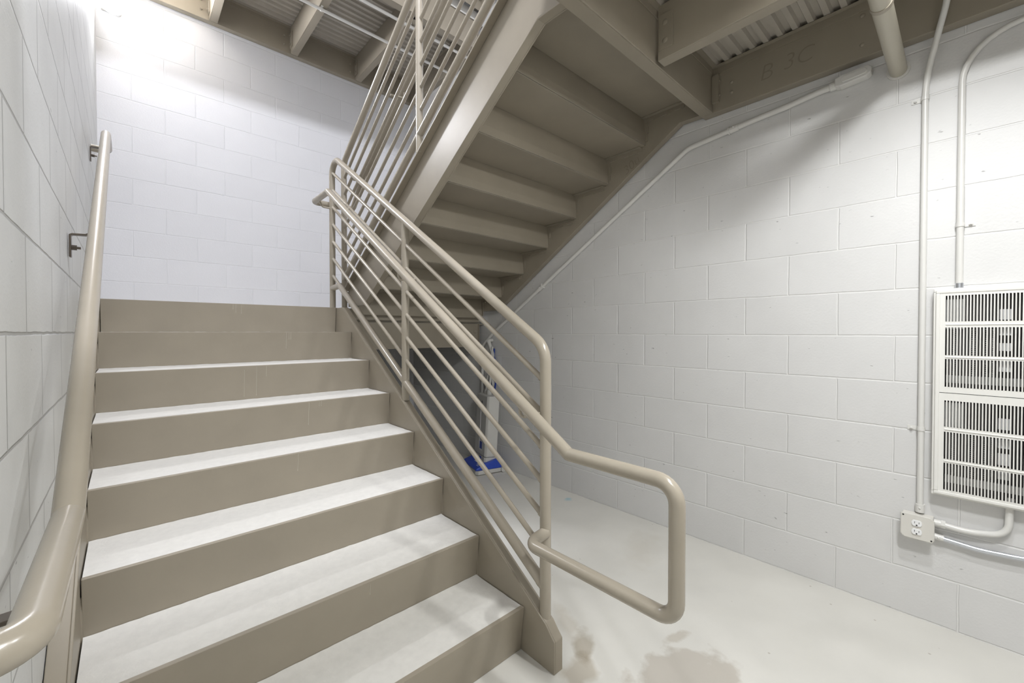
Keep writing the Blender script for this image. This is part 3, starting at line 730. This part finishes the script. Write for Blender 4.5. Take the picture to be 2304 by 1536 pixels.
bm = bmesh.new(); dome(bm, (RX - 0.0562, oy + 0.001, oz), (-1, 0, 0), 0.003, 0.002); link_obj('centre_screw', bm, M_BOX, ob, smooth=True)

cd_ = thing('conduit', 'white painted conduit looping from the outlet box up behind the louvered panel', 'conduit', (xc, -1.06, 0.44))
link_obj('pipe', T([(xc - 0.008, oy - 0.050, 0.440), (xc - 0.008, -1.16, 0.432), (xc - 0.008, -1.262, 0.455), (xc - 0.008, -1.266, 0.60)], 0.0112, 16, [0.25, 0.055]), M_COND, cd_, smooth=True)
bm = bmesh.new(); tube(bm, [(xc - 0.008, oy - 0.049, 0.4395), (xc - 0.008, oy - 0.070, 0.4395)], 0.0145, 14); tube(bm, [(xc - 0.008, oy - 0.070, 0.4395), (xc - 0.008, oy - 0.082, 0.4393)], 0.0165, 8); link_obj('connector', bm, M_COND, cd_, smooth=True)
ce = thing('conduit', 'bare shiny metal conduit running right from the lower side of the outlet box', 'conduit', (xc, -1.06, 0.375))
link_obj('pipe', T([(xc - 0.006, oy - 0.060, 0.381), (xc - 0.006, -1.19, 0.371), (xc - 0.006, -1.30, 0.380), (xc - 0.006, -1.55, 0.43)], 0.0095, 16, [0.3, 0.5]), M_GALV, ce, smooth=True)
bm = bmesh.new(); tube(bm, [(xc - 0.006, oy - 0.049, 0.382), (xc - 0.006, oy - 0.078, 0.380)], 0.0125, 12); dome(bm, (xc - 0.018, oy - 0.064, 0.382), (-1, 0, 0), 0.005, 0.005); link_obj('connector', bm, M_COND, ce, smooth=True)

# ------------------------------------------------------------------ louvered panel
PX = 2.600
py0, py1, pz0, pz1 = -1.62, -1.052, 0.565, 1.415
lp = thing('louvered_panel', 'white louvered heater panel mounted on the right wall', 'heater', (RX, (py0 + py1) / 2, pz0))
bm = bmesh.new()
def frame_ring(bm, y0, y1, z0, z1, w_, xa, xb):
    box(bm, xa, xb, y0, y1, z0, z0 + w_); box(bm, xa, xb, y0, y1, z1 - w_, z1); box(bm, xa, xb, y0, y0 + w_, z0 + w_, z1 - w_); box(bm, xa, xb, y1 - w_, y1, z0 + w_, z1 - w_)
frame_ring(bm, py0, py1, pz0, pz1, 0.014, 2.612, RX - 0.001)
frame_ring(bm, py0 + 0.007, py1 - 0.007, pz0 + 0.007, pz1 - 0.007, 0.013, 2.603, 2.613)
link_obj('frame', bm, M_WHITE, lp, bevel=0.003)
bm = bmesh.new(); box(bm, 2.645, RX - 0.001, py0 + 0.016, py1 - 0.016, pz0 + 0.016, pz1 - 0.016); link_obj('back_box', bm, M_DARK, lp)
rows = [(0.995, 1.385, ((1.385, 1.280), (1.256, 1.143), (1.128, 1.014))), (0.593, 0.988, ((0.959, 0.851), (0.831, 0.719), (0.704, 0.593)))]
gy1, gy0 = -1.087, -1.60
for gi, (ga, gb, rw) in enumerate((((0.991), (1.395), rows[0][2]), ((0.582), (0.9885), rows[1][2]))):
    bm = bmesh.new(); xa_, xb_ = 2.606, 2.611
    ya2, yb2 = py0 + 0.020, py1 - 0.020
    zs = [gb] + [v for r in rw for v in r] + [ga]
    for i in range(0, 8, 2):
        box(bm, xa_, xb_, ya2, yb2, zs[i + 1], zs[i])
    for z_hi, z_lo in rw:
        box(bm, xa_, xb_, gy1, yb2, z_lo, z_hi)
        y = gy1 - 0.0048
        while y > ya2 + 0.01:
            # slanted louvre slat
            v = [(2.605, y), (2.605, y - 0.0035), (2.6165, y - 0.0055), (2.6165, y - 0.0035)]
            prism(bm, v, z_lo - 0.0005, z_hi + 0.0005, plane='xy')
            y -= 0.00885
    for i in (2, 4):
        zc_ = (zs[i] + zs[i + 1]) / 2
        tube(bm, [(2.6062, ya2, zc_), (2.6062, yb2 - 0.016, zc_)], 0.0035, 8)
    lg = link_obj('louver_grille', bm, M_WHITE, lp)
    if gi == 0:
        pass
bm = bmesh.new()
for zc_ in (1.03, 0.62):
    box(bm, 2.630, 2.644, py0 + 0.02, -1.09, zc_, zc_ + 0.03)
for zc_ in (1.30, 0.88): box(bm, 2.622, 2.630, -1.142, -1.088, zc_ - 0.05, zc_ + 0.07)
link_obj('inner_bracket', bm, M_COIL, lp)
bm = bmesh.new()
for yy in (-1.112, -1.158, -1.166, -1.20, -1.214):
    for z0_, z1_ in ((1.04, 1.25), (0.63, 0.83)):
        bm = bmesh.new(); z = z0_
        while z < z1_:
            tube(bm, [(2.638, yy - 0.004, z), (2.638, yy + 0.004, z + 0.004)], 0.0016, 5); z += 0.0085
        tube(bm, [(2.6395, yy, z0_), (2.6395, yy, z1_)], 0.0014, 5)
        link_obj('heating_coil', bm, M_COIL, lp)
bm = bmesh.new()
for z0_, z1_ in ((1.285, 1.325), (1.225, 1.256), (1.165, 1.195), (1.085, 1.128), (0.862, 0.905), (0.79, 0.825), (0.725, 0.77), (0.67, 0.70)):
    link_obj('paper_label', B(2.624, 2.626, -1.262, -1.232, z0_, z1_), M_LABEL, lp)

# ------------------------------------------------------------------ vacuum cleaner
vloc = Vector((2.512, 1.815, 0)); vrot = -0.294 + math.pi
vm = Matrix.Translation(vloc) @ Matrix.Rotation(vrot, 4, 'Z')
vac = thing('vacuum_cleaner', 'grey and blue upright vacuum cleaner standing under the stairs against the right wall', 'vacuum cleaner', (vloc.x, vloc.y, 0))
def vpart(name, bm, m, parent=None, bevel=0.0, smooth=False):
    bm.transform(vm); return link_obj(name, bm, m, parent or vac, bevel, smooth)
# local: +x forward, y sideways
bm = bmesh.new(); prism(bm, [(-0.115, -0.16), (0.105, -0.175), (0.125, -0.15), (0.125, 0.15), (0.105, 0.175), (-0.115, 0.16)], 0.006, 0.040, plane='xy')
vpart('head_base', bm, M_VGREY, bevel=0.004)
bm = bmesh.new()
prism(bm, [(0.128, 0.0405), (0.122, 0.060), (0.04, 0.088), (-0.02, 0.098), (-0.115, 0.110), (-0.120, 0.0405)], -0.165, 0.165, plane='xz')
bl = vpart('head_cover', bm, M_BLUE, bevel=0.008)
for a_, b_2 in ((-0.168, -0.115), (0.115, 0.168)):
    bm = bmesh.new(); prism(bm, [(0.05, 0.086), (0.05, 0.092), (-0.115, 0.135), (-0.118, 0.10)], a_, b_2, plane='xz')
    vpart('cover_ridge', bm, M_BLUE, bl, bevel=0.006)
bm = bmesh.new()
for k, (a_, b_2) in enumerate(((0.09, 0.13), (0.07, 0.135), (-0.02, 0.05))):
    box(bm, 0.088 - k * 0.012, 0.094 - k * 0.012, a_, b_2, 0.0712 + k * 0.0042, 0.0722 + k * 0.0042)
vpart('white_marking', bm, M_RECEPT, bl)
for s_ in (-1, 1):
    bm = bmesh.new(); tube(bm, [(-0.135, s_ * 0.150, 0.025), (-0.135, s_ * 0.178, 0.025)], 0.025, 18); vpart('wheel', bm, M_VGREY, bevel=0.003)
lean = Matrix.Translation((-0.035, 0, 0.105)) @ Matrix.Rotation(-0.055, 4, 'Y')
def bpart(name, bm, m, parent=None, bevel=0.0, smooth=False):
    bm.transform(lean); return vpart(name, bm, m, parent, bevel, smooth)
bm = bmesh.new()
prism(bm, [(-0.045, -0.130), (0.045, -0.135), (0.070, -0.105), (0.070, 0.125), (0.055, 0.145), (-0.045, 0.145)], 0.03, 0.565, plane='xy')
body = bpart('body', bm, M_VGREY, bevel=0.010)
bm = bmesh.new(); prism(bm, [(-0.075, -0.12), (0.045, -0.125), (0.070, -0.10), (0.070, 0.12), (0.055, 0.138), (-0.075, 0.138)], -0.035, 0.028, plane='xy'); bpart('lower_hood', bm, M_VGREY, bevel=0.008)
bm = bmesh.new(); box(bm, 0.0700, 0.0712, 0.02, 0.055, -0.03, 0.022); bpart('blue_badge', bm, M_BLUE, body)['label'] = 'square blue badge'
bm = bmesh.new(); box(bm, 0.0700, 0.0725, -0.004, 0.001, 0.09, 0.47); bpart('door_seam', bm, M_LABEL, body)
bm = bmesh.new(); box(bm, 0.0695, 0.0708, 0.005, 0.06, 0.085, 0.15); bpart('window', bm, M_CORD, body)['label'] = 'dark blue window'
bm = bmesh.new(); box(bm, 0.0695, 0.0715, 0.005, 0.065, 0.072, 0.086); bpart('window_lip', bm, M_LABEL, body)
bm = bmesh.new(); tube(bm, [(0.0695, 0.02, 0.50), (0.0715, 0.02, 0.50)], 0.014, 18); tube(bm, [(0.071, 0.02, 0.50), (0.072, 0.02, 0.50)], 0.009, 18); bpart('round_emblem', bm, M_VDARK, body)
bm = bmesh.new(); box(bm, -0.02, 0.05, -0.1345, -0.129, 0.06, 0.54); bpart('side_trim', bm, M_LABEL, body, bevel=0.002)
bm = bmesh.new(); tube(bm, [(0.0, 0.005, 0.56), (0.0, 0.005, 0.61)], 0.024, 18); tube(bm, [(0.0, 0.005, 0.61), (-0.01, 0.0, 1.0)], 0.010, 14)
bpart('handle_pole', bm, M_VGREY, smooth=True)
bm = bmesh.new(); tube(bm, fillet([(-0.01, 0, 0.80), (-0.02, -0.01, 0.93), (0.0, -0.035, 1.01), (0.012, -0.05, 1.055), (-0.03, -0.055, 1.06)], [0.05, 0.04, 0.015], 6), 0.0165, 14)
bpart('handle_grip', bm, M_VGREY, smooth=True)
bm = bmesh.new(); tube(bm, fillet([(0.0, -0.06, 0.56), (0.0, -0.06, 0.70), (-0.01, -0.03, 0.78), (-0.03, -0.01, 0.70), (-0.05, 0.0, 0.60)], [0.05, 0.03, 0.05], 6), 0.014, 12)
tube(bm, [(0.0, -0.06, 0.56), (0.0, -0.06, 0.60)], 0.022, 16)
bpart('hose', bm, M_VGREY, smooth=True)
bm = bmesh.new(); rr = random.Random(3)
for k in range(9):
    o_ = rr.uniform(-0.018, 0.018); q = rr.uniform(-0.01, 0.01)
    tube(bm, fillet([(-0.03 + q, -0.02 + o_, 0.985 + q), (-0.05, -0.055 + o_, 0.84), (-0.055 + q, -0.095 + o_ * .6, 0.60 + q), (-0.06, -0.125 + o_ * .3, 0.44 + o_)], 0.1, 5), 0.0045, 8)
for k in range(3):
    tube(bm, fillet([(-0.02, 0.03 + 0.008 * k, 0.90), (-0.04, 0.05 + 0.008 * k, 0.75), (-0.03, 0.04 + 0.008 * k, 0.58)], 0.1, 5), 0.0045, 8)
bpart('power_cord', bm, M_CORD, smooth=True)['label'] = 'blue power cord'
bm = bmesh.new(); tube(bm, [(-0.03, -0.055, 0.965), (0.0, -0.062, 0.965)], 0.012, 12); bpart('cord_hook', bm, M_VGREY)

# ------------------------------------------------------------------ light fixtures
lt = thing('wall_light', 'glowing white wall light high on the back wall in the left corner', 'light', (L_UP[0], BY, L_UP[2]))
bm = bmesh.new(); box(bm, L_UP[0] - 0.065, L_UP[0] + 0.045, BY - 0.030, BY - 0.001, L_UP[2] - 0.03, L_UP[2] + 0.24); link_obj('back_plate', bm, M_WHITE, lt, bevel=0.006)
bm = bmesh.new(); tube(bm, [(L_UP[0], L_UP[1], L_UP[2] - 0.050), (L_UP[0], L_UP[1], L_UP[2] - 0.04), (L_UP[0], L_UP[1], L_UP[2] + 0.20)], 0.050, 24); link_obj('glowing_lens', bm, M_LAMP, lt, bevel=0.012, smooth=True)
ll = thing('ceiling_light', 'ceiling light hung below the near landing between its joists', 'light', (L_LOW[0], L_LOW[1], L_LOW[2]))
bm = bmesh.new(); box(bm, L_LOW[0] - 0.08, L_LOW[0] + 0.08, L_LOW[1] - 0.22, L_LOW[1] + 0.22, L_LOW[2] + 0.0, L_LOW[2] + 0.118); link_obj('housing', bm, M_WHITE, ll, bevel=0.004)
bm = bmesh.new(); box(bm, L_LOW[0] - 0.07, L_LOW[0] + 0.07, L_LOW[1] - 0.21, L_LOW[1] + 0.21, L_LOW[2] - 0.045, L_LOW[2] - 0.001); link_obj('lens', bm, M_LAMPW, ll, bevel=0.008)
lf = thing('ceiling_light', 'added square fill light under the near landing beside the front wall, out of view', 'light', (L_FILL[0], L_FILL[1], L_FILL[2]))  # added housing and lens for the fill lamp
bm = bmesh.new(); box(bm, L_FILL[0] - 0.17, L_FILL[0] + 0.17, L_FILL[1] - 0.17, L_FILL[1] + 0.17, L_FILL[2], L_FILL[2] + 0.108); link_obj('housing', bm, M_WHITE, lf, bevel=0.004)
bm = bmesh.new(); box(bm, L_FILL[0] - 0.155, L_FILL[0] + 0.155, L_FILL[1] - 0.155, L_FILL[1] + 0.155, L_FILL[2] - 0.045, L_FILL[2] - 0.001); link_obj('lens', bm, M_LAMPW, lf, bevel=0.008)
lu = thing('pendant_light', 'suspended light over the upper landing, outside the picture', 'light', (L_TOP[0], L_TOP[1], L_TOP[2]))
bm = bmesh.new(); box(bm, L_TOP[0] - 0.28, L_TOP[0] + 0.28, L_TOP[1] - 0.17, L_TOP[1] + 0.17, L_TOP[2] + 0.08, L_TOP[2] + 0.14); link_obj('housing', bm, M_WHITE, lu, bevel=0.004)
bm = bmesh.new()
for dx in (-0.2, 0.2): tube(bm, [(L_TOP[0] + dx, L_TOP[1], L_TOP[2] + 0.13), (L_TOP[0] + dx, L_TOP[1], TZ)], 0.004, 8)
link_obj('hanger_rod', bm, M_STEEL, lu)
